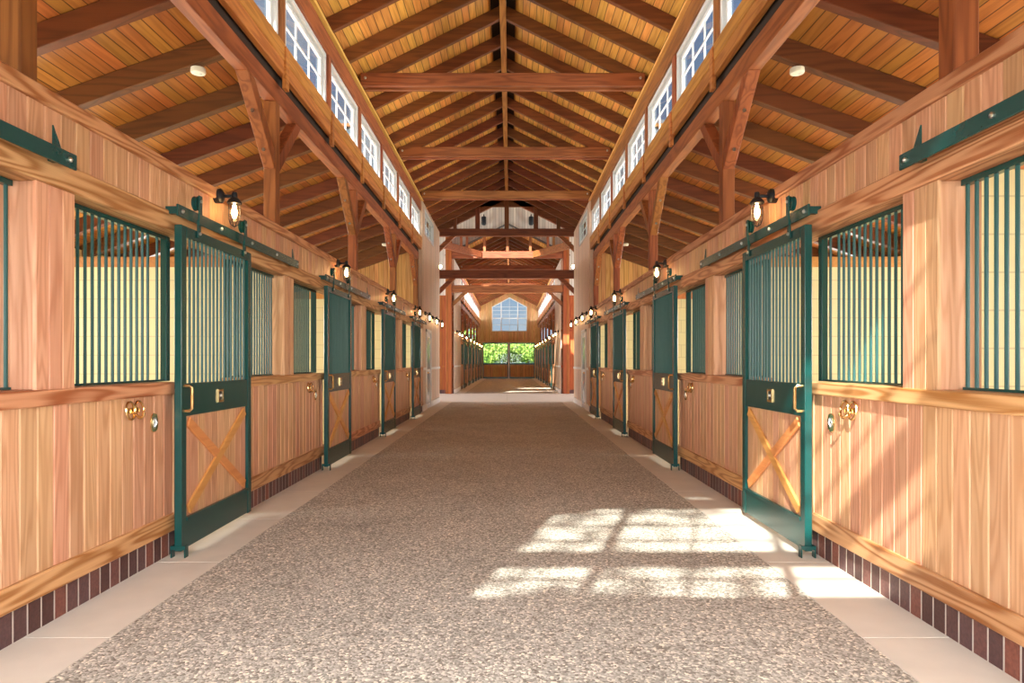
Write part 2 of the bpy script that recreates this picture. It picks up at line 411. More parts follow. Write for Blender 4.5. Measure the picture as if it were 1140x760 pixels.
def head(parent, s, y0, y1):                 # header, plank frieze and cap running over the stalls
    f = side(s)
    MB(f).box(DW-.025, DW+.17, y0, y1, 2.225, 2.36).build('header', M['fir_y'], parent, bevel=.006)
    mb = MB(f); planks(mb, y0, y1, 2.345, 2.625, DW); mb.build('frieze_planks', M['fir_z'], parent)
    MB(f).box(DW+.02, DW+.14, y0, y1, 2.34, 2.62).build('frieze_backing', M['fir_y'], parent)
    MB(f).box(DW-.03, DW+.24, y0, y1, 2.617, 2.70).build('top_cap', M['fir_y'], parent, bevel=.008)

for s in (-1, 1):
    # near wing
    wl = struct(empty('wall_'+SN[s], (XC, 0, 0)))
    Ye = P0 + BAY*N1
    front(wl, s, Y_BACK+.1, P0+1.40)
    for k in range(N1): front(wl, s, P0+BAY*k+2.55, (P0+BAY*(k+1)+1.40) if k < N1-1 else Ye)
    head(wl, s, Y_BACK+.1, Ye)
    # full height plank wall before the crossing
    pw = struct(empty('wall_'+SN[s]+'_end', (XC, 0, 0)))
    f = side(s)
    y0, y1 = Ye+.002, Y_NAVE
    dy0, dy1 = 18.75, 19.72
    mb = MB(f)
    mb.box(DW, DW+.12, y0, dy0, 0.17, 4.82); mb.box(DW, DW+.12, dy1, y1, .17, 4.82); mb.box(DW, DW+.12, dy0, dy1, 2.16, 4.82)
    mb.box(DW, DW+.12, y0, 18.42, 4.82, 5.62); mb.box(DW, DW+.12, 20.5, y1, 4.82, 5.62); mb.box(DW, DW+.12, 18.42, 20.5, 5.5, 5.62)
    mb.build('plank_wall', M['pale_wall'], pw)
    mb = MB(f)
    for a, b_ in ((y0, dy0-.08), (dy1+.08, y1)):
        mb.box(DW-.02, DW+.02, a, b_, 1.10, 1.17); mb.box(DW-.02, DW+.02, a, b_, .0, .16)
    mb.box(DW-.012, DW+.01, y0, y1, 2.55, 2.61)
    mb.build('chair_rail', M['white_trim'], pw)
    # far wing
    w2 = struct(empty('wall_'+SN[s]+'_far', (XC, 0, 0)))
    mb = MB(f); mb.box(DW, DW+.12, Y_CROSS, PF+.1, .17, 4.82); mb.box(DW, DW+.12, Y_CROSS, PF+.1, 4.82, 5.62)
    mb.build('plank_wall', M['pale_wall'], w2)
    mb = MB(f); mb.box(DW-.02, DW+.02, Y_CROSS, PF, 1.10, 1.17); mb.box(DW-.02, DW+.02, Y_CROSS, PF, .0, .16); mb.build('chair_rail', M['white_trim'], w2)
    front(w2, s, PF+.1, PF+1.40)
    for k in range(N2): front(w2, s, PF+BAY*k+2.55, min(PF+BAY*(k+1)+1.40, Y_END))
    head(w2, s, PF+.1, Y_END)
    # outer walls behind the stalls, with an unseen opening per stall added for light
    for (ya, P, n_, nm) in ((Y_BACK, P0, N1, 'outer'), (PF, PF, N2, 'outer_far')):
        yb = P+BAY*n_+.1
        mb = MB(f); mb.box(6.1, 6.25, ya, yb, -.02, 1.3); mb.box(6.1, 6.25, ya, yb, 2.2, 2.95)
        e = ya
        for k in range(n_):
            c = P+BAY*k+1.9; mb.box(6.1, 6.25, e, c-.7, 1.3, 2.2); e = c+.7
        mb.box(6.1, 6.25, e, yb, 1.3, 2.2)
        struct(mb.build('wall_%s_%s' % (SN[s], nm), M['block'], loc=(XC, 0, 0)))

# service doors in the pale wall just before the crossing
for i, s in enumerate((-1, 1)):
    r = struct(empty('door_%d' % (i+3), W(s, DW, 19.235)))
    f = side(s, DW, 19.235)
    mb = MB(f); y0, y1 = 18.75, 19.72
    mb.box(DW-.03, DW+.05, y0-.08, y0, 0, 2.24); mb.box(DW-.03, DW+.05, y1, y1+.08, 0, 2.24); mb.box(DW-.03, DW+.05, y0-.08, y1+.08, 2.16, 2.24)
    mb.build('casing', M['white_trim'], r)
    mb = MB(f); mb.box(DW+.0, DW+.045, y0, y1, .01, 2.16)
    lf = mb.build('leaf', M['white'], r)
    mb = MB(f)
    for (a, b_) in ((.15, 1.0), (1.12, 2.02)): mb.box(DW-.008, DW+.0, y0+.12, y1-.12, a, b_)
    mb.build('panel', plain('grey glossy panel', (.45, .48, .5), .15), r)
    MB(f).lathe([(.0, 0), (.03, 0), (.03, -.03), (.012, -.04)], (DW-.03, y0+.09, 1.02), 'x', 10).build('knob', M['brass'], r)

# ------------------------------------------------------------------ clerestory and plates above the stall fronts
def clerestory(s, P, n_, ya, yb, far):
    f = side(s); where = 'beyond the crossing' if far else 'of the near wing'
    sd = SN[s]
    o = MB(f).box(2.325, 2.455, ya, yb, 4.05, 4.25).build('plate_beam', M['timber_y'], bevel=.008, loc=(XC, 0, 0))
    tag(o, 'long rust-stained timber plate beam carried on the %s posts %s' % (sd, where), 'beam')
    r = empty('fascia', (XC, 0, 0)); tag(r, 'orange stained two-board fascia under the %s clerestory windows %s' % (sd, where), 'fascia')
    MB(f).box(2.245, 2.31, ya, yb, 4.32, 4.47).build('board', M['fascia'], r, bevel=.006)
    MB(f).box(2.240, 2.31, ya, yb, 4.474, 4.65).build('board', M['fascia'], r, bevel=.006)
    MB(f).box(2.335, 2.44, ya, yb, 4.252, 4.648).build('backing', M['gap_shade'], r)  # dark strip painting the shadow gap above the plate beam
    k = 0
    while P+.07+1.83*k < yb-.1:
        y = P+.05+1.83*k
        if y > ya: MB(f).box(2.222, 2.266, y, y+.1, 4.18, 4.62).build('batten', M['fascia'], r, bevel=.004)
        k += 1
    r = struct(empty('wall_%s_upper%s' % (sd, '_far' if far else ''), (XC, 0, 0)))
    MB(f).box(2.265, 2.40, ya, yb, 5.36, 5.62).build('head_board', M['timber_y'], r, bevel=.005)
    MB(f).box(2.37, 2.40, ya, yb, 5.666, 5.79).build('blocking', M['rafter_y'], r)
    MB(f).box(2.215, 2.40, ya, yb, 5.622, 5.665).build('ledge', M['ledge'], r, bevel=.004)
    mb = MB(f)
    k = 0
    while P+.07+1.83*k < yb:
        y = P+.1+1.83*k
        if y-.07 >= ya: mb.box(2.27, 2.40, y-.07, y+.07, 4.65, 5.36)
        k += 1
    mb.build('window_post', M['timber_z'], r, bevel=.005)
wn_count = [1]
def window(s, y0, y1, z0, z1, d=2.30, cols=3):
    f = side(s, d, (y0+y1)/2, z0)
    r = struct(empty('window_%d' % wn_count[0], W(s, d, (y0+y1)/2, z0))); wn_count[0] += 1
    mb = MB(f); c = .055
    mb.box(d-.01, d+.09, y0, y1, z1-c, z1); mb.box(d-.01, d+.09, y0, y1, z0, z0+c)
    mb.box(d-.01, d+.09, y0, y0+c, z0+c, z1-c); mb.box(d-.01, d+.09, y1-c, y1, z0+c, z1-c)
    mb.build('window_frame', M['white'], r, bevel=.004)
    mb = MB(f); a, b_, e, g = y0+c+.01, y1-c-.01, z0+c+.01, z1-c-.01; q = .045
    mb.box(d+.03, d+.07, a, b_, g-q, g); mb.box(d+.03, d+.07, a, b_, e, e+q); mb.box(d+.03, d+.07, a, a+q, e+q, g-q); mb.box(d+.03, d+.07, b_-q, b_, e+q, g-q)
    mb.build('sash', M['white'], r, bevel=.003)
    mb = MB(f)
    for i in range(1, cols):
        y = a + (b_-a)*i/cols; mb.box(d+.04, d+.062, y-.009, y+.009, e+q, g-q)
    zc = (e+g)/2; mb.box(d+.041, d+.061, a+q, b_-q, zc-.009, zc+.009)
    mb.build('muntin', M['white'], r)
    MB(f).box(d+.049, d+.053, a+q*.5, b_-q*.5, e+q*.5, g-q*.5).build('pane', M['glass'], r)
for s in (-1, 1):
    clerestory(s, P0, N1, Y_BACK+.1, P0+BAY*N1+.1, False)
    clerestory(s, PF, N2, PF+.1, Y_END, True)
    for k in range(N1*2):
        y = P0+.1+1.83*k; window(s, y+.10, y+1.73, 4.66, 5.355)
    window(s, 18.42, 20.5, 4.83, 5.5, d=DW-.005)
    for k in range(N2*2):
        y = PF+.1+1.83*k
        if y+1.73 < Y_END: window(s, y+.10, y+1.73, 4.66, 5.355)

# ------------------------------------------------------------------ timber posts with braces
def timber_post(s):
    d0, y0 = 2.39, .10
    f = side(s, d0, y0); r = empty('timber_post', W(s, d0, P0+y0))
    MB(f).box(2.327, 2.455, .035, .165, 2.701, 4.05).build('post', M['timber_z'], r, bevel=.008)
    for g in (-1, 1):
        e = y0 + g*.065
        p = [(e, 3.33), (e, 3.52), (e+g*.56, 4.05), (e+g*.74, 4.05)]
        b = MB(f).prism([(q[0], q[1]) for q in p], 'x', 2.332, 2.45).build('brace', M['timber_z'], r, bevel=.006)
        if g < 0:
            for t in (.22, .62):
                yy, zz = e-.74*t, 3.33+.72*t
                MB(f).lathe([(.018, .0), (.018, -.012), (.0, -.012)], (2.39, yy-.004, zz-.004), 'y', 8).build('bolt', M['steel'], b)
    return r
for s in (-1, 1):
    proto = timber_post(s)
    for k in range(N1+1):
        o = proto if k == 0 else copy_tree(proto)
        y = P0+BAY*k; o.location.y = min(y, P0+BAY*N1-.20) + .10
        tag(o, '%s square stained timber post with two curved-in braces rising behind the %s stall wall' % (ORD[k], SN[s]) if k else
            'square timber post nearest the entrance behind the %s stall wall' % SN[s], 'post', 'timber posts of the near wing')
        o['label'] = '%s braced timber post from the camera, rising behind the %s stall wall' % (ORD[k], SN[s])
    for k in range(N2):
        o = copy_tree(proto); o.location.y = PF+BAY*k+.20
        tag(o, '%s braced timber post past the crossing, above the %s stall wall' % (ORD[k], SN[s]), 'post', 'timber posts of the far wing')

# ------------------------------------------------------------------ clad stall posts
def stall_post(s):
    f = side(s, DW+.1, .15); r = empty('stall_post', W(s, DW+.1, P0+.15))
    MB(f).box(DW+.014, DW+.22, 0.006, .294, 1.19, 2.225).build('core', M['fir_z'], r, bevel=.004)
    mb = MB(f)
    for a, b_ in ((0.0, .095), (.097, .20), (.202, .30)): mb.plank(a, b_, 1.19, 2.225, DW-.002, .016, .005)
    mb.build('facing_boards', M['fir_z'], r)
    return r
for s in (-1, 1):
    proto = stall_post(s)
    for k in range(N1):
        o = proto if k == 0 else copy_tree(proto); o.location.y = P0+BAY*k+.15
        tag(o, '%s fir-clad post between barred stall openings in the %s wall' % (ORD[k], SN[s]), 'post', 'clad stall posts of the near wing')
    for k in range(N2):
        o = copy_tree(proto); o.location.y = PF+BAY*k+.25
        tag(o, '%s fir-clad stall post past the crossing in the %s wall' % (ORD[k], SN[s]), 'post', 'clad stall posts of the far wing')

# ------------------------------------------------------------------ barred openings
GD = 2.355
def grille(s, y0, y1, jamb, fine=True):
    """y0,y1 relative to the bay post; jamb: -1 door side at y1, +1 door side at y0"""
    ym = (y0+y1)/2; f = side(s, GD, ym, 1.19); r = empty('bar_grille', W(s, GD, P0+ym, 1.19))
    MB(f).box(GD-.012, GD+.012, y0, y1, 1.192, 1.205).build('bottom_rail', M['green'], r); MB(f).box(GD-.02, GD+.02, y0, y1, 2.195, 2.223).build('top_rail', M['green'], r)
    ja, jb = (y1-.055, y1) if jamb < 0 else (y0, y0+.06)
    MB(f).box(GD-.022, GD+.022, ja, jb, 1.192, 2.223).build('jamb', M['green'], r, bevel=.003)
    a, b_ = (y0+.02, 1.27) if jamb < 0 else (jb+.12, y1-.02)
    k = round((b_-a)/.066)
    extra = 1.39 if jamb < 0 else None
    if fine:
        for y in [a+(b_-a)*i/k for i in range(k+1)] + ([extra] if extra else []):
            MB(f).tube([(GD, y, 1.2), (GD, y, 2.20)], .0095, 8).build('bar', M['green_bar'], r, smooth=True)
    else:
        mb = MB(f)
        for i in range(k+1):
            y = a+(b_-a)*i/k; mb.box(GD-.009, GD+.009, y-.009, y+.009, 1.2, 2.2)
        mb.build('bars', M['green_bar'], r)
    return r
for s in (-1, 1):
    for (y0, y1, j, word) in ((.302, 1.53, -1, 'before'), (2.55, 3.658, 1, 'after')):
        proto = grille(s, y0, y1, j)
        for k in range(N1):
            o = proto if k == 0 else copy_tree(proto); o.location.y = P0+BAY*k+(y0+y1)/2
            tag(o, 'green barred opening just %s the %s %s stall door' % (word, ORD[k], SN[s]), 'bar grille', 'green bar grilles of the near wing')
        proto = grille(s, y0 + (.1 if j < 0 else 0), y1, j, False)
        for k in range(N2):
            o = proto if k == 0 else copy_tree(proto); o.location.y = PF+BAY*k+(y0+y1)/2+(.05 if j < 0 else 0)
            tag(o, 'green barred opening just %s the %s %s stall door past the crossing' % (word, ORD[k], SN[s]), 'bar grille', 'green bar grilles of the far wing')

# ------------------------------------------------------------------ sliding stall doors, tracks
DF, DB = 2.110, 2.160
def stall_door(s, fine=True):
    y0, y1 = 1.24, 2.47; ym = (y0+y1)/2
    f = side(s, DB, ym); r = empty('stall_door', W(s, DB, P0+ym))
    mb = MB(f)
    mb.box(DF, DB, y0, y0+.072, .045, 2.26); mb.box(DF, DB, y1-.072, y1, .045, 2.26)
    mb.box(DF, DB, y0+.072, y1-.072, 2.185, 2.26)
    fr = mb.build('frame', M['green'], r, bevel=.004)
    MB(f).box(DF+.004, DB-.004, y0+.072, y1-.072, .955, 1.18).build('lock_panel', M['green'], r, bevel=.003)
    mb = MB(f); mb.box(DF+.004, DB-.004, y0+.072, y1-.072, .05, .235); mb.box(DF-.004, DF+.02, y0+.073, y1-.073, .235, .262)
    mb.build('kick_plate', M['green'], r, bevel=.003)
    a, b_ = y0+.073, y1-.073
    mb = MB(f); k = 10
    for i in range(k): mb.plank(a+(b_-a)*i/k, a+(b_-a)*(i+1)/k, .26, .957, DF+.022, .018, .003)
    pn = mb.build('plank_infill', M['fir_z'], r)
    for g in (0, 1):
        za, zb = (.275, .945) if g == 0 else (.945, .275)
        MB(f).bar((DF+.012+.001*g, a+.05, za+(.03 if g == 0 else -.03)), (DF+.012+.001*g, b_-.05, zb+(-.03 if g == 0 else .03)), .020, .072, (0, 0, 1)).build('cross_brace', M['brace'], r, bevel=.004)
    if fine:
        k = 17
        for i in range(k):
            y = a+(b_-a)*(i+.5)/k; MB(f).tube([(DF+.026, y, 1.178), (DF+.026, y, 2.19)], .0095, 8).build('bar', M['green_bar'], r, smooth=True)
        # pull handle
        h = [(DF+.005, y0+.036, 1.165), (DF-.035, y0+.040, 1.165), (DF-.05, y0+.045, 1.15), (DF-.05, y0+.045, 1.01), (DF-.035, y0+.040, .995), (DF+.005, y0+.036, .995)]
        MB(f).tube(h, .011, 8).build('pull_handle', M['brass'], r, smooth=True)
        c = MB(f); c.box(DF-.006, DF+.006, ym-.045, ym+.045, 1.02, 1.035); c.box(DF-.006, DF+.006, ym-.045, ym+.045, 1.105, 1.12)
        c.box(DF-.006, DF+.006, ym-.045, ym-.035, 1.035, 1.105); c.box(DF-.006, DF+.006, ym+.035, ym+.045, 1.035, 1.105)
        ch = c.build('card_holder', M['brass'], r)
        MB(f).box(DF-.002, DF+.005, ym-.034, ym+.034, 1.036, 1.104).build('card_slot', M['black'], ch)
        MB(f).box(DF-.0045, DF-.0015, ym-.018, ym+.018, 1.062, 1.08).build('card', M['card'], ch)
    else:
        mb = MB(f); k = 17
        for i in range(k):
            y = a+(b_-a)*(i+.5)/k; mb.box(DF+.018, DF+.034, y-.009, y+.009, 1.18, 2.19)
        mb.build('bars', M['green_bar'], r)
    # hangers with rollers
    for y in (1.48, 2.30):
        hg = MB(f).box(DF-.012, DF-.003, y-.024, y+.024, 2.21, 2.335)
        hg.box(DF-.022, DF-.012, y-.024, y+.024, 2.30, 2.51)
        h = hg.build('hanger', M['green'], r, bevel=.003)
        MB(f).lathe([(.0, 0), (.052, 0), (.052, .008), (.042, .016), (.052, .024), (.052, .032), (0, .032)], (DF-.008, y, 2.455), 'x', 18).build('roller', M['green'], h, smooth=True)
        for z in (2.24, 2.47): MB(f).lathe([(.012, 0), (.012, -.010), (0, -.012)], (DF-.021 if z > 2.3 else DF-.012, y, z), 'x', 8).build('bolt', M['steel'], h)
    mb = MB(f); mb.box(DF-.03, DF-.022, y0-.012, y0+.035, .004, .085); mb.box(DB+.012, DB+.02, y0-.012, y0+.035, .004, .085); mb.box(DF-.03, DB+.02, y0-.014, y0-.006, .06, .085)
    mb.build('floor_guide', M['green'], r)
    return r
def track(s):
    y0, y1 = 1.26, 3.86; ym = (y0+y1)/2; dz = 2.355
    f = side(s, DW, ym, dz); r = empty('door_track', W(s, DW, P0+ym, dz))
    MB(f).box(2.128, 2.142, y0, y1, 2.318, 2.398).build('rail', M['green'], r, bevel=.003)
    for y in (y0+.04, (y0+y1)/2, y1-.10): MB(f).box(2.142, DW-.001 if True else 0, y-.02, y+.02, 2.335, 2.385).build('standoff', M['green'], r)
    for y in (y1-.16,): MB(f).prism([(y, 2.398), (y+.06, 2.398), (y, 2.50)], 'x', 2.142, 2.150).build('end_stop', M['green'], r)
    for i in range(5):
        y = y0+.06+(y1-y0-.12)*i/4
        MB(f).lathe([(.014, 0), (.014, -.008), (.006, -.014), (0, -.014)], (2.128, y, 2.358), 'x', 8).build('bolt', M['steel'], r)
    return r
for s in (-1, 1):
    proto = stall_door(s)
    for k in range(N1):
        o = proto if k == 0 else copy_tree(proto); o.location.y = P0+BAY*k+1.855
        tag(o, '%s green sliding stall door on the %s, barred above, crossed planks below' % (ORD[k], SN[s]), 'stall door', 'green stall doors of the near wing')
    proto = stall_door(s, False)
    for k in range(N2):
        o = proto if k == 0 else copy_tree(proto); o.location.y = PF+BAY*k+1.855
        tag(o, '%s green sliding stall door past the crossing on the %s' % (ORD[k], SN[s]), 'stall door', 'green stall doors of the far wing')
    proto = track(s)
    for k in range(N1+N2):
        far = k >= N1; kk = k-N1 if far else k; P = PF if far else P0
        if far and kk == N2-1: continue
        o = proto if k == 0 else copy_tree(proto); o.location.y = P+BAY*kk+2.53
        tag(o, 'green steel sliding track over the %s %s stall door%s' % (ORD[kk], SN[s], ' past the crossing' if far else ''), 'door track', 'door tracks')

# ------------------------------------------------------------------ caged wall lamps
def wall_lamp(s):
    z0 = 2.645; f = side(s, DW, 0, z0); r = empty('wall_lamp', W(s, DW, 0, z0)); da = 2.075
    MB(f).lathe([(0, 0), (.058, 0), (.058, -.045), (.045, -.058), (.02, -.066), (0, -.066)], (DW-.0, 0, 2.645), 'x', 20).build('back_plate', M['black'], r, smooth=True)
    MB(f).tube([(DW-.05, 0, 2.645), (da+.0, 0, 2.645), (da, 0, 2.655)], .013, 8).build('arm', M['black'], r, smooth=True)
    MB(f).lathe([(0, .030), (.018, .030), (.022, .010), (.022, -.012), (.038, -.025), (.056, -.050), (.056, -.062), (.040, -.066), (0, -.066)], (da, 0, 2.645), 'z', 20).build('hood', M['black'], r, smooth=True)
    mb = MB(f)
    for k in range(8):
        a = 2*math.pi*k/8; c, q = math.cos(a), math.sin(a)
        mb.tube([(da+.044*c, q*.044, 2.582), (da+.046*c, q*.046, 2.52), (da+.044*c, q*.044, 2.46), (da+.03*c, q*.03, 2.42), (da+.004*c, q*.004, 2.40)], .0026, 5)
    for zz, rr in ((2.545, .046), (2.49, .0455), (2.44, .038)):
        mb.tube([(da+rr*math.cos(2*math.pi*k/16), rr*math.sin(2*math.pi*k/16), zz) for k in range(16)], .0026, 5, closed=True)
    mb.build('cage', M['black'], r)
    MB(f).lathe([(.034, .0), (.036, -.05), (.034, -.10), (.024, -.145), (.0, -.155)], (da, 0, 2.578), 'z', 16).build('glass', M['jar'], r, smooth=True)
    MB(f).lathe([(0, 0), (.012, -.004), (.022, -.045), (.024, -.07), (.016, -.10), (0, -.108)], (da, 0, 2.575), 'z', 12).build('bulb', M['bulb'], r, smooth=True)
    return r
for s in (-1, 1):
    proto = wall_lamp(s)
    spots = [(P0+BAY*k+2.03, 2.645, 'above the %s %s stall door' % (ORD[k], SN[s])) for k in range(N1)]
    spots += [(18.35, 2.645, 'before the white service door in the %s pale wall' % SN[s]), (20.1, 2.645, 'after the white service door in the %s pale wall' % SN[s]),
              (21.7, 2.645, 'at the crossing end of the %s pale wall' % SN[s])]
    spots += [(PF+BAY*k+2.03, 2.645, 'above the %s %s stall door past the crossing' % (ORD[k], SN[s])) for k in range(N2)]
    spots += [(29.2, 2.645, 'on the first pale planks past the crossing at %s' % SN[s]), (30.8, 2.645, 'just before the first %s stalls past the crossing' % SN[s])]
    for i, (y, z, lab) in enumerate(spots):
        o = proto if i == 0 else copy_tree(proto); o.location.y = y
        if y > P0+BAY*N1 and y < PF: pass
        tag(o, 'black caged wall lamp, lit, ' + lab, 'wall lamp', 'caged wall lamps')

# ------------------------------------------------------------------ brass bridle hooks and latch plates
def hook(s):
    f = side(s, DW, 0, 1.03); r = empty('bridle_hook', W(s, DW, 0, 1.03))
    MB(f).box(DW-.008, DW, -.07, .07, 1.01, 1.045).build('back_plate', M['brass'], r, bevel=.003)
    for g in (-1, 1):
        mb = MB(f)
        mb.tube([(DW-.018+.006*math.cos(t), g*.050+.045*math.sin(t), 1.030+.055*math.cos(t)) for t in [2*math.pi*i/14 for i in range(14)]], .007, 6, closed=True)
        mb.build('ring', M['brass'], r, smooth=True)
    MB(f).tube([(DW, 0, 1.02), (DW-.03, 0, .995), (DW-.055, 0, .985), (DW-.072, 0, .995), (DW-.075, 0, 1.015)], [.009, .007, .006, .006, .008], 8).build('hook', M['brass'], r, smooth=True)
    return r
def latch(s):
    f = side(s, DW, 0, .93); r = empty('latch_plate', W(s, DW, 0, .93))
    def oval(a, b, n=20): return [(a*math.copysign(abs(math.cos(t))**.7, math.cos(t)), .93+b*math.copysign(abs(math.sin(t))**.7, math.sin(t))) for t in [2*math.pi*i/n for i in range(n)]]
    MB(f).prism(oval(.045, .062), 'x', DW-.008, DW).build('plate', M['brass'], r, bevel=.003)
    MB(f).prism(oval(.024, .036), 'x', DW-.0095, DW-.002).build('cup', M['steel'], r)
    MB(f).tube([(DW-.010, -.005, .905), (DW-.02, 0, .93), (DW-.010, .005, .955)], .006, 6).build('ring_pull', M['steel'], r, smooth=True)
    return r
for s in (-1, 1):
    ph, pl = hook(s), latch(s)
    for k in range(N1):
        h = ph if k == 0 else copy_tree(ph); h.location.y = P0+BAY*k+.85
        tag(h, 'brass bridle hook on the plank panel before the %s %s stall door' % (ORD[k], SN[s]), 'hook', 'brass bridle hooks')
        l = pl if k == 0 else copy_tree(pl); l.location.y = P0+BAY*k+1.10
        tag(l, 'oval brass latch plate beside the %s %s stall door' % (ORD[k], SN[s]), 'latch', 'brass latch plates')

# ------------------------------------------------------------------ stall partitions
for s in (-1, 1):
    f = side(s, 2.47, 0); r = empty('stall_partition', W(s, 2.47, P0+.1))
    MB(f).box(2.47, 6.09, 0, .16, 0, 2.34).build('block_wall', M['block'], r)
    MB(f).box(2.47, 6.09, -.02, .18, 2.34, 2.45).build('wood_cap', M['brace'], r, bevel=.005)
    for k in range(N1+1+N2):
        far = k > N1; kk = k-N1-1 if far else k
        o = r if k == 0 else copy_tree(r); o.location.y = (PF+BAY*kk+.2) if far else (P0+BAY*kk+(.22 if k < N1 else -.02))
        if k == 0: o.location.y = P0+.22
        tag(o, 'cream block stall partition behind the %s %s clad post%s' % (ORD[kk], SN[s], ' past the crossing' if far else ''), 'partition', 'cream block stall partitions')
    # plank gable closing the stalls before the crossing
    for y, nm in ((P0+BAY*N1+.14, ''), (PF-.02, '_far')):
        poly = [(2.36, 2.45), (2.36, 4.05), (2.5, 4.40), (6.1, 3.05), (6.1, 2.45)]
        o = MB(side(s)).prism(poly if not nm else [(p[0], p[1] if p[1] > 2.5 else 0) for p in poly], 'y', y, y+.10).build('wall_%s_gable%s' % (SN[s], nm), M['fir_wall_x'], loc=(XC, 0, 0)); struct(o)
    o = MB(side(s)).prism([(2.5, 0), (2.5, 4.4), (6.2, 3.05), (6.2, 0)], 'y', Y_BACK-.1, Y_BACK).build('wall_%s_back' % SN[s], M['fir_wall_x'], loc=(XC, 0, 0)); struct(o)

# ------------------------------------------------------------------ roofs
RZ, RS = 6.80, 0.5            # ridge height of rafter undersides, slope
SZ, SS = 4.14, 0.36           # side roof
def wing_roof(ya, yb, P, n_, far):
    w_ = 'past the crossing' if far else 'of the near wing'
    o = MB().box(-.05, .05, ya, yb, RZ-.04, RZ+.20).build('ridge_beam', M['fascia'], bevel=.006, loc=(XC, 0, 0))
    tag(o, 'long golden ridge beam at the top of the vaulted roof ' + w_, 'beam')
    for s in (-1, 1):
        f = side(s); hz = .215
        # boarded ceiling slabs
        z = lambda d: RZ - RS*d
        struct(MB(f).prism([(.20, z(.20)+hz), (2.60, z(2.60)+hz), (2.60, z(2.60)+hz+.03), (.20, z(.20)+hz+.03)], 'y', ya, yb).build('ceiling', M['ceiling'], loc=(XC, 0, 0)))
        struct(MB(f).prism([(.05, z(.05)+hz+.03), (.21, z(.21)+hz+.03), (.21, z(.21)+hz+.05), (.05, z(.05)+hz+.05)], 'y', ya, yb).build('ceiling', M['gap_shade'], loc=(XC, 0, 0)))  # ridge vent slot, its dark void painted on a board
        struct(MB(f).prism([(0, z(0)+hz+.055), (2.62, z(2.62)+hz+.035), (2.62, z(2.62)+hz+.09), (0, z(0)+hz+.11)], 'y', ya-.1, yb+.1).build('roof', M['roof'], loc=(XC, 0, 0)))
        r0 = MB(side(s, 0, .04)).prism([(.05, z(.05)), (2.44, z(2.44)), (2.44, z(2.44)+hz-.004), (.05, z(.05)+hz-.004)], 'y', 0, .08).build('rafter', M['rafter_x'], bevel=.005, loc=(XC, 0, 0))
        y = P+.1-.915; i = 0
        while y < ya+.06: y += .915
        while y < yb-.05:
            o = r0 if i == 0 else copy_tree(r0); o.location.y = y; i += 1
            tag(o, '%s dark rafter on the %s slope of the vaulted roof %s' % (ORD[i-1], SN[s], w_), 'rafter', '%s vault rafters %s' % (SN[s], w_)); y += .915
        # lean-to roof over the stalls
        z2 = lambda d: SZ - SS*(d-2.455); h2 = .20
        a2, b2 = (Y_BACK-.1, P+BAY*n_+.24) if not far else (PF-.02, Y_END)
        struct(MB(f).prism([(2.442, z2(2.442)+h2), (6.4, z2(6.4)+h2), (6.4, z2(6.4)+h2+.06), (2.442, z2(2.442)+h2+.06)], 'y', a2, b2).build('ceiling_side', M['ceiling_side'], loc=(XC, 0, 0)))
        r1 = MB(side(s, 0, .05)).prism([(2.458, z2(2.458)), (6.3, z2(6.3)), (6.3, z2(6.3)+h2-.004), (2.458, z2(2.458)+h2-.004)], 'y', 0, .10).build('rafter', M['rafter_side'], bevel=.005, loc=(XC, 0, 0))
        y = P+.1; i = 0
        while y < b2-.05:
            if y > a2+.05 and abs(y-(P+BAY*n_+.19)) > .1:
                o = r1 if i == 0 else copy_tree(r1); o.location.y = y; i += 1
                tag(o, '%s dark rafter sloping down over the %s stalls %s' % (ORD[i-1], SN[s], w_), 'rafter', '%s stall rafters %s' % (SN[s], w_))
            y += .915
    ys = [P+.1+BAY*k for k in range(0, n_+1) if ya+.2 < P+.1+BAY*k < yb-.3 and P+.1+BAY*k < 45]
    for k, y in enumerate(ys):
        r = empty('tie_beam', (XC, y, 5.68))
        for g in (-1, 1):
            MB(lambda a, b, c: (a, b, c-5.68)).box(-2.24, 2.24, g*.085-.04, g*.085+.04, 5.68, 5.88).build('plank', M['timber_x'], r, bevel=.006)
        for g in (-1, 1): MB(lambda a, b, c: (a, b, c-5.68)).lathe([(.022, 0), (.022, -.012), (.01, -.02), (0, -.02)], (g*2.17, -.125, 5.80), 'y', 10).build('bolt', M['steel'], r)
        tag(r, '%s double-plank tie beam spanning the vaulted roof %s' % (ORD[k], w_), 'tie beam', 'tie beams ' + w_)
wing_roof(Y_BACK-.1, Y_NAVE+.1, P0, N1, False)
wing_roof(Y_CROSS+.1, Y_END+.1, PF-BAY, N2+1, True)

# ------------------------------------------------------------------ smoke detectors
for s in (-1, 1):
    for k, y in enumerate((P0+BAY+.1+.915*3, P0+BAY*4+.1+.915)):
        d = 2.74; z = SZ-SS*(d-2.455)-.04
        r = empty('smoke_detector', W(s, d, y, z))
        f = lambda a, b, c: (a, b, c)
        MB(f).lathe([(0, 0.015), (.062, .015), (.066, -.02), (.060, -.032), (0, -.036)], (0, 0, 0), 'z', 24).build('housing', M['plastic'], r, smooth=True)
        MB(f).lathe([(0, -.035), (.012, -.035), (.010, -.040), (0, -.041)], (.02, 0, 0), 'z', 10).build('button', M['white'], r)
        tag(r, 'round cream smoke detector under a rafter over the %s stalls, %s' % (SN[s], ('the near one', 'the far one')[k]), 'smoke detector', 'smoke detectors')

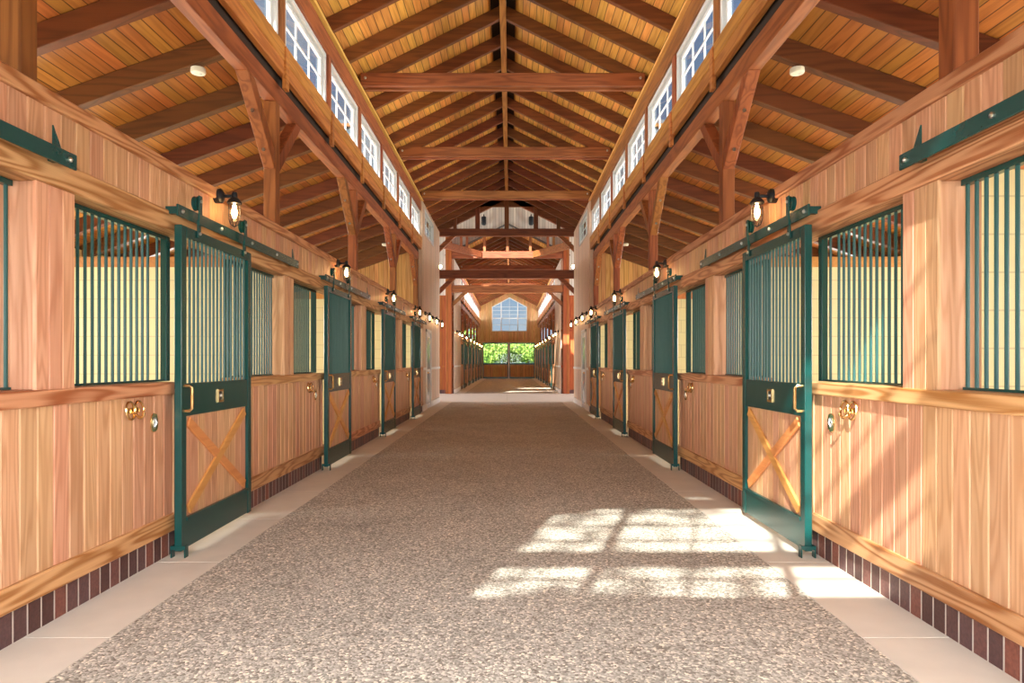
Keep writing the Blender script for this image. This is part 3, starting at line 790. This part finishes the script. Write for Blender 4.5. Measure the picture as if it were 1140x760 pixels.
# ------------------------------------------------------------------ gable walls (behind the camera and at the far end)
def gable(y, t, mat, nm, cx, wz, wtop, wsh, hw, dz, sgn):
    """plank gable with a door opening below and a pentagonal window above; wz sill, wsh shoulder, wtop apex, hw half width"""
    zt = lambda d: RZ+.20-RS*abs(d)
    mb = MB(); a, b = y, y+t; D = 2.6; dw = 2.08
    mb.box(-D, -dw, a, b, 0, dz); mb.box(dw, D, a, b, 0, dz)
    mb.box(-D, D, a, b, dz, wz)
    c = cx-XC
    mb.prism([(-D, wz), (c-hw, wz), (c-hw, wsh), (-D, wsh)], 'y', a, b); mb.prism([(c+hw, wz), (D, wz), (D, wsh), (c+hw, wsh)], 'y', a, b)
    mb.prism([(-D, wsh), (c-hw, wsh), (c, wtop), (0, zt(0)), (-D, zt(D))], 'y', a, b)
    mb.prism([(c+hw, wsh), (D, wsh), (D, zt(D)), (0, zt(0)), (c, wtop)], 'y', a, b)
    r = struct(mb.build(nm, mat, loc=(XC, 0, 0)))
def gable_window(y, cx, wz, wtop, wsh, hw, wt, name, tt=.10, rows=2):
    r = struct(empty(name, (cx, y, wz))); f = lambda a, b, c: (a, b, c-wz)
    mb = MB(f); e = .06
    mb.box(-hw, hw, -.05, .05, wz, wz+e); mb.box(-hw, -hw+e, -.05, .05, wz, wsh); mb.box(hw-e, hw, -.05, .05, wz, wsh)
    for g in (-1, 1): mb.prism([(g*hw, wsh), (0, wtop), (0, wtop-e*1.2), (g*(hw-e*.2), wsh-e)], 'y', -.05, .05)
    mb.build('window_frame', M['white'], r)
    sl_ = (wtop-wsh)/hw; top = lambda x: wtop-abs(x)*sl_-.02
    mb = MB(f); mb.box(-hw+.02, hw-.02, -.035, .035, wt-tt/2, wt+tt/2)
    for x in (-.47*hw, .47*hw): mb.box(x-.035, x+.035, -.035, .035, wz, top(x))
    mb.build('mullion', M['white'], r)
    mb = MB(f)
    mb.box(-.012, .012, -.015, .015, wz, top(0))
    for z in (wz+(wt-wz)*.5, wt+(wsh-wt)*.34, wt+(wsh-wt)*.68, wsh): mb.box(-hw+.03, hw-.03, -.015, .015, z-.011, z+.011)
    mb.build('muntin', M['white'], r)
    MB(f).prism([(-hw+.03, wz+.03), (hw-.03, wz+.03), (hw-.03, wsh), (0, wtop-.03), (-hw+.03, wsh)], 'y', -.003, .003).build('pane', M['glass'], r)
gable(Y_BACK-.12, .12, M['fir_wall_x'], 'wall_back', -.28, 3.70, 6.4, 5.65, 1.30, 2.62, 1)
gable_window(Y_BACK-.06, -.28, 3.70, 6.4, 5.65, 1.30, 4.44, 'window_60', .28)
gable(Y_END, .12, M['fir_wall_x'], 'wall_end', -.06, 3.74, 6.46, 5.70, 1.40, 2.86, 1)
gable_window(Y_END+.02, -.06, 3.74, 6.46, 5.70, 1.40, 4.79, 'window_61', .08)
# pair of glazed doors at the far end
for i, g in enumerate((-1, 1)):
    x0 = g*1.04; r = struct(empty('door_%d' % (i+1), (XC+x0, Y_END+.0, 0))); f = lambda a, b, c: (a-x0, b, c)
    mb = MB(f); a, b_ = sorted((g*.05, g*2.07))
    mb.box(a, b_, -.05, 0, 2.76, 2.85); mb.box(a, b_, -.05, 0, 1.10, 1.22); mb.box(a, b_, -.05, 0, .01, .12)
    mb.box(a, a+.07, -.05, 0, .12, 2.76); mb.box(b_-.07, b_, -.05, 0, .12, 2.76)
    mb.build('frame', M['green'], r)
    MB(f).box(a+.07, b_-.07, -.035, -.01, .12, 1.10).build('plank_panel', M['fir_wall_x'], r)
    MB(f).box(a+.05, b_-.05, -.027, -.023, 1.2, 2.78).build('pane', M['glass_far'], r)
    mb = MB(f); cx, cz = (a+b_)/2, 1.98
    for R in (.62, .28): mb.tube([(cx+R*math.cos(2*math.pi*k/28), -.03, cz+R*math.sin(2*math.pi*k/28)) for k in range(28)], .016, 6, closed=True)
    for k in range(8):
        t = math.pi*k/4; R = .62 if k % 2 else .78
        mb.tube([(cx+.28*math.cos(t), -.03, cz+.28*math.sin(t)), (cx+R*math.cos(t), -.03, cz+R*math.sin(t))], .012, 6)
    mb.build('ring_muntin', M['green'], r)
struct(MB().box(-.05, .05, -.07, -.002, 0, 2.86).build('trim_20', M['white_trim'], loc=(XC, Y_END, 0)))
struct(MB().box(-2.2, 2.2, -.06, -.002, 2.87, 2.97).build('trim_21', M['fir_y'], loc=(XC, Y_END, 0)))

# ------------------------------------------------------------------ crossing: walls, timber frames, lantern roof
for s in (-1, 1):
    f = side(s)
    r = struct(empty('wall_%s_crossing' % SN[s], (XC, 0, 0)))
    MB(f).box(2.26, 8.0, Y_CROSS, Y_CROSS+.12, .16, 4.10).build('red_planks', M['red_wall'], r)
    mb = MB(f); 
    for i in range(60): mb.box(2.262+i*.0955, 2.262+i*.0955+.087, Y_CROSS-.01, Y_CROSS+.05, .004, .158)
    mb.build('brick_base', M['brick'], r)
    MB(f).box(2.40, 8.0, Y_CROSS, Y_CROSS+.12, 4.10, 9.3).build('upper_planks', M['pale_wall_x'], r)
    MB(f).box(2.24, 8.0, Y_CROSS-.03, Y_CROSS, 1.10, 1.17).build('chair_rail', M['red_wall'], r)
    MB(f).box(2.24, 8.0, Y_CROSS-.02, Y_CROSS, 2.60, 2.66).build('belt_rail', M['red_wall'], r)
    mb = MB(f); mb.box(2.36, 8.0, Y_NAVE-.12, Y_NAVE, 0, 9.3); mb.box(0, 2.36, Y_NAVE-.12+.25, Y_NAVE+.25, 7.25, 9.3)
    mb.box(8.0, 8.1, Y_NAVE, Y_CROSS, 5.6, 9.3); mb.build('tower_wall', M['siding'], r)
struct(MB().prism([(-2.4, 9.3), (-2.4, 5.88), (-.70, 6.75), (.70, 6.75), (2.4, 5.88), (2.4, 9.3)], 'y', Y_CROSS+.1, Y_CROSS+.22).build('wall_lantern', M['pale_wall_x'], loc=(XC, 0, 0)))
# tower roof with a skylight opening
mb = MB(); sx0, sx1, sy0, sy1 = -2.6, .2, 22.6, 24.6
mb.box(-8.1, sx0, Y_NAVE-.2, Y_CROSS+.2, 9.05, 9.15); mb.box(sx1, 8.1, Y_NAVE-.2, Y_CROSS+.2, 9.05, 9.15)
mb.box(sx0, sx1, Y_NAVE-.2, sy0, 9.05, 9.15); mb.box(sx0, sx1, sy1, Y_CROSS+.2, 9.05, 9.15)
struct(mb.build('ceiling_lantern', M['ceiling_side'], loc=(XC, 0, 0)))

def frame(y, name_word, post_w, braces=True, upper=True, hw=2.22):
    for (z0, z1, wd) in ((4.10, 4.37, 'lower'), (5.50, 5.74, 'upper')) if upper == 'A' else ((4.20, 4.50, 'lower'), (5.62, 5.90, 'upper')):
        r = empty('cross_beam', (XC, y, z0)); f = lambda a, b, c: (a, b-0, c-z0)
        MB(f).box(-hw, hw, -.1, .1, z0, z1)  .build('beam', M['rafter_x' if upper == 'A' else 'timber_x'], r, bevel=.008)  # near frame takes the darker wood to paint in its backlit shade
        if not (upper == 'B' and wd == 'upper'):
            for g in (-1, 1):
                MB(f).prism([(g*(hw-.0), z0-.62), (g*(hw-.0), z0-.42), (g*(hw-.44), z0), (g*(hw-.64), z0)], 'y', -.06, .06).build('brace', M['timber_x'], r, bevel=.006)
        tag(r, '%s heavy timber cross beam spanning the %s side of the crossing' % (wd, name_word), 'beam', 'crossing beams')
frame(Y_NAVE+.12, 'near', .2, upper='A', hw=2.335)
frame(Y_CROSS-.12, 'far', .2, upper='B', hw=2.30)
for s in (-1, 1):
    o = MB(side(s, 2.45, Y_CROSS-.12)).box(2.305, 2.56, Y_CROSS-.24, Y_CROSS-.002, 0, 6.75).build('timber_post', M['red_wall'], bevel=.01, loc=W(s, 2.45, Y_CROSS-.12))
    tag(o, 'tall red-stained post at the far %s corner of the crossing' % SN[s], 'post')
    o = MB(side(s, 2.42, Y_NAVE+.12)).box(2.338, 2.50, Y_NAVE+.02, Y_NAVE+.22, 0, 5.70).build('timber_post', M['timber_z'], bevel=.01, loc=W(s, 2.42, Y_NAVE+.12))
    tag(o, 'red-stained post at the near %s corner of the crossing' % SN[s], 'post')
    p, q = Vector((s*2.38, 25.6, 5.76)), Vector((s*1.12, Y_CROSS-.25, 5.76))
    o = MB(lambda a, b, c: (a, b-25.6, c-5.76)).bar(tuple(p), tuple(q), .16, .26).build('corner_beam', M['timber_y'], bevel=.006, loc=(XC, 25.6, 5.76))
    tag(o, 'flat diagonal corner beam at the %s of the crossing' % SN[s], 'beam', 'corner beams')
    # queen posts and studs
zt = lambda d: RZ+.0-RS*abs(d)
for i, x in enumerate((-1.72, -.97, 0, .97, 1.72)):
    w_ = .15 if abs(x) < 1.5 else .12
    o = MB(lambda a, b, c: (a, b, c-5.74)).box(-w_/2, w_/2, -.06, .06, 5.74, zt(abs(x)+.07)+.2).build('king_post' if x == 0 else 'queen_post', M['rafter_z'], bevel=.006, loc=(XC+x, Y_NAVE+.12, 5.74))  # truss uprights carry the backlit shade in their wood tone too
    tag(o, 'dark upright in the near gable truss, %s' % ('outer left', 'inner left', 'in the centre', 'inner right', 'outer right')[i], 'post', 'gable truss uprights')
for i, x in enumerate((-1.92, -1.68, -.95, 0, .95, 1.68, 1.92)):
    o = MB(lambda a, b, c: (a, b, c-5.9)).box(-.055, .055, -.05, .05, 5.90, 6.75).build('stud', M['timber_z'], bevel=.005, loc=(XC+x, Y_CROSS-.12, 5.90))
    tag(o, 'short stained stud on the far upper crossing beam, %s' % ('outermost left', 'second from left', 'third from left', 'in the centre', 'third from right', 'second from right', 'outermost right')[i], 'stud', 'crossing studs')
o = MB(lambda a, b, c: (a, b, c-6.50)).box(-.98, .98, -.05, .05, 6.50, 6.74).build('collar_beam', M['rafter_x'], bevel=.006, loc=(XC, Y_NAVE+.235, 6.50))
tag(o, 'dark collar beam near the top of the near gable truss', 'beam')
for s in (-1, 1):
    o = MB(side(s, 0, Y_NAVE+.235)).prism([(.05, zt(.05)-.05), (2.36, zt(2.36)-.05), (2.36, zt(2.36)+.27), (.05, zt(.05)+.27)], 'y', Y_NAVE+.12+.065, Y_NAVE+.33).build('principal_rafter', M['rafter_x'], bevel=.006, loc=(XC, Y_NAVE+.235, 0))
    tag(o, 'heavy dark %s rafter of the near gable truss' % SN[s], 'rafter')
# two black lamps on the pale lantern wall
for s in (-1, 1):
    r = empty('wall_lantern_light', (XC+s*.98, Y_CROSS, 7.05)); f = lambda a, b, c: (a, b, c)
    MB(f).box(-.06, .06, -.03, 0, -.02, .22).build('bracket', M['black'], r)
    MB(f).lathe([(0, .34), (.10, .28), (.10, .0), (.07, -.06), (0, -.06)], (0, -.15, 0), 'z', 10).build('housing', M['black'], r, smooth=True)
    MB(f).tube([(0, -.02, .34), (0, -.15, .38), (0, -.15, .33)], .02, 6).build('arm', M['black'], r)
    r.name = 'spotlight'
    tag(r, 'black outdoor-style light high on the pale wall over the crossing, %s one' % SN[s], 'wall lamp', 'black lights on the pale wall')
# lit globe lamps either side of the crossing
for s in (-1, 1):
    r = empty('globe_lamp', W(s, 2.33, Y_NAVE+.5, 4.55)); f = side(s, 2.33, 0)
    MB(f).tube([(2.45, 0, .10), (2.30, 0, .10), (2.26, 0, .05)], .015, 6).build('arm', M['black'], r)
    MB(f).lathe([(0, .06), (.04, .05), (.07, .0), (.05, -.05), (0, -.07)], (2.26, 0, 0), 'z', 14).build('bulb', M['bulb'], r, smooth=True)
    tag(r, 'glowing bulb lamp just behind the near crossing frame at %s' % SN[s], 'lamp', 'crossing bulbs')

# ------------------------------------------------------------------ trees outside
def tree(x, y, h, rad, lab, nleaf=2600, seed=1):
    rg = random.Random(seed); r = empty('tree', (x, y, -.03))
    mb = MB(); mb.tube([(0, 0, 0), (.1, 0, h*.3), (-.05, .1, h*.6), (0, 0, h*.85)], [rad*.09, rad*.07, rad*.05, rad*.02], 8)
    for k in range(7):
        a = k*2.4; z = h*(.35+.07*k); mb.tube([(0, 0, z), (math.cos(a)*rad*.4, math.sin(a)*rad*.4, z+h*.08), (math.cos(a)*rad*.8, math.sin(a)*rad*.8, z+h*.12)], [rad*.04, rad*.025, rad*.01], 5)
    mb.build('trunk', M['bark'], r, smooth=True)
    bm = bmesh.new()
    for i in range(nleaf):
        u = Vector((rg.gauss(0, 1), rg.gauss(0, 1), rg.gauss(0, 1))).normalized()*(rg.random()**.45)
        lump = 1+.25*math.sin(u.x*6+seed)*math.cos(u.z*5)
        c = Vector((u.x*rad*lump, u.y*rad*lump, h*.62+u.z*h*.38*lump)); sz = rad*.055*rg.uniform(.7, 1.6)
        n_ = (u+Vector((rg.gauss(0, .6), rg.gauss(0, .6), rg.gauss(0, .6)))).normalized()
        t = n_.orthogonal().normalized(); b_ = n_.cross(t)
        bm.faces.new([bm.verts.new(c+t*sz), bm.verts.new(c+b_*sz*.6), bm.verts.new(c-t*sz), bm.verts.new(c-b_*sz*.6)])
    me = bpy.data.meshes.new('foliage'); bm.to_mesh(me); bm.free(); me.materials.append(M['leaf'])
    o = bpy.data.objects.new('foliage', me); col.objects.link(o); o.parent = r
    tag(r, lab, 'tree', 'trees outside the barn')
tree(-5.2, 64, 6.4, 2.6, 'bushy green tree seen through the left end door and window', seed=3)
tree(-2.3, 76, 4.2, 2.2, 'low green tree filling the left end door glass', seed=5)
tree(1.6, 66, 3.6, 2.0, 'low green tree filling the right end door glass', seed=8)
tree(6.6, 66, 5.0, 2.4, 'green tree beyond the right end door', seed=11)
tree(-3.7, -7.6, 13.5, 2.0, 'tree outside the entrance whose leaves dapple the sunlight on the floor', nleaf=1400, seed=21)
for i, (x, y, h) in enumerate(((-.4, 60.0, 3.2), (-3.6, 59.5, 2.7), (3.3, 60.5, 3.0), (-7.0, 71, 4.2), (8.5, 74, 4.2))):
    tree(x, y, h, 1.75, ('rounded green bush behind the centre post of the end doors', 'low bush behind the left end door', 'low bush behind the right end door', 'small tree far left beyond the end doors', 'small tree far right beyond the end doors')[i], nleaf=1800, seed=30+i)
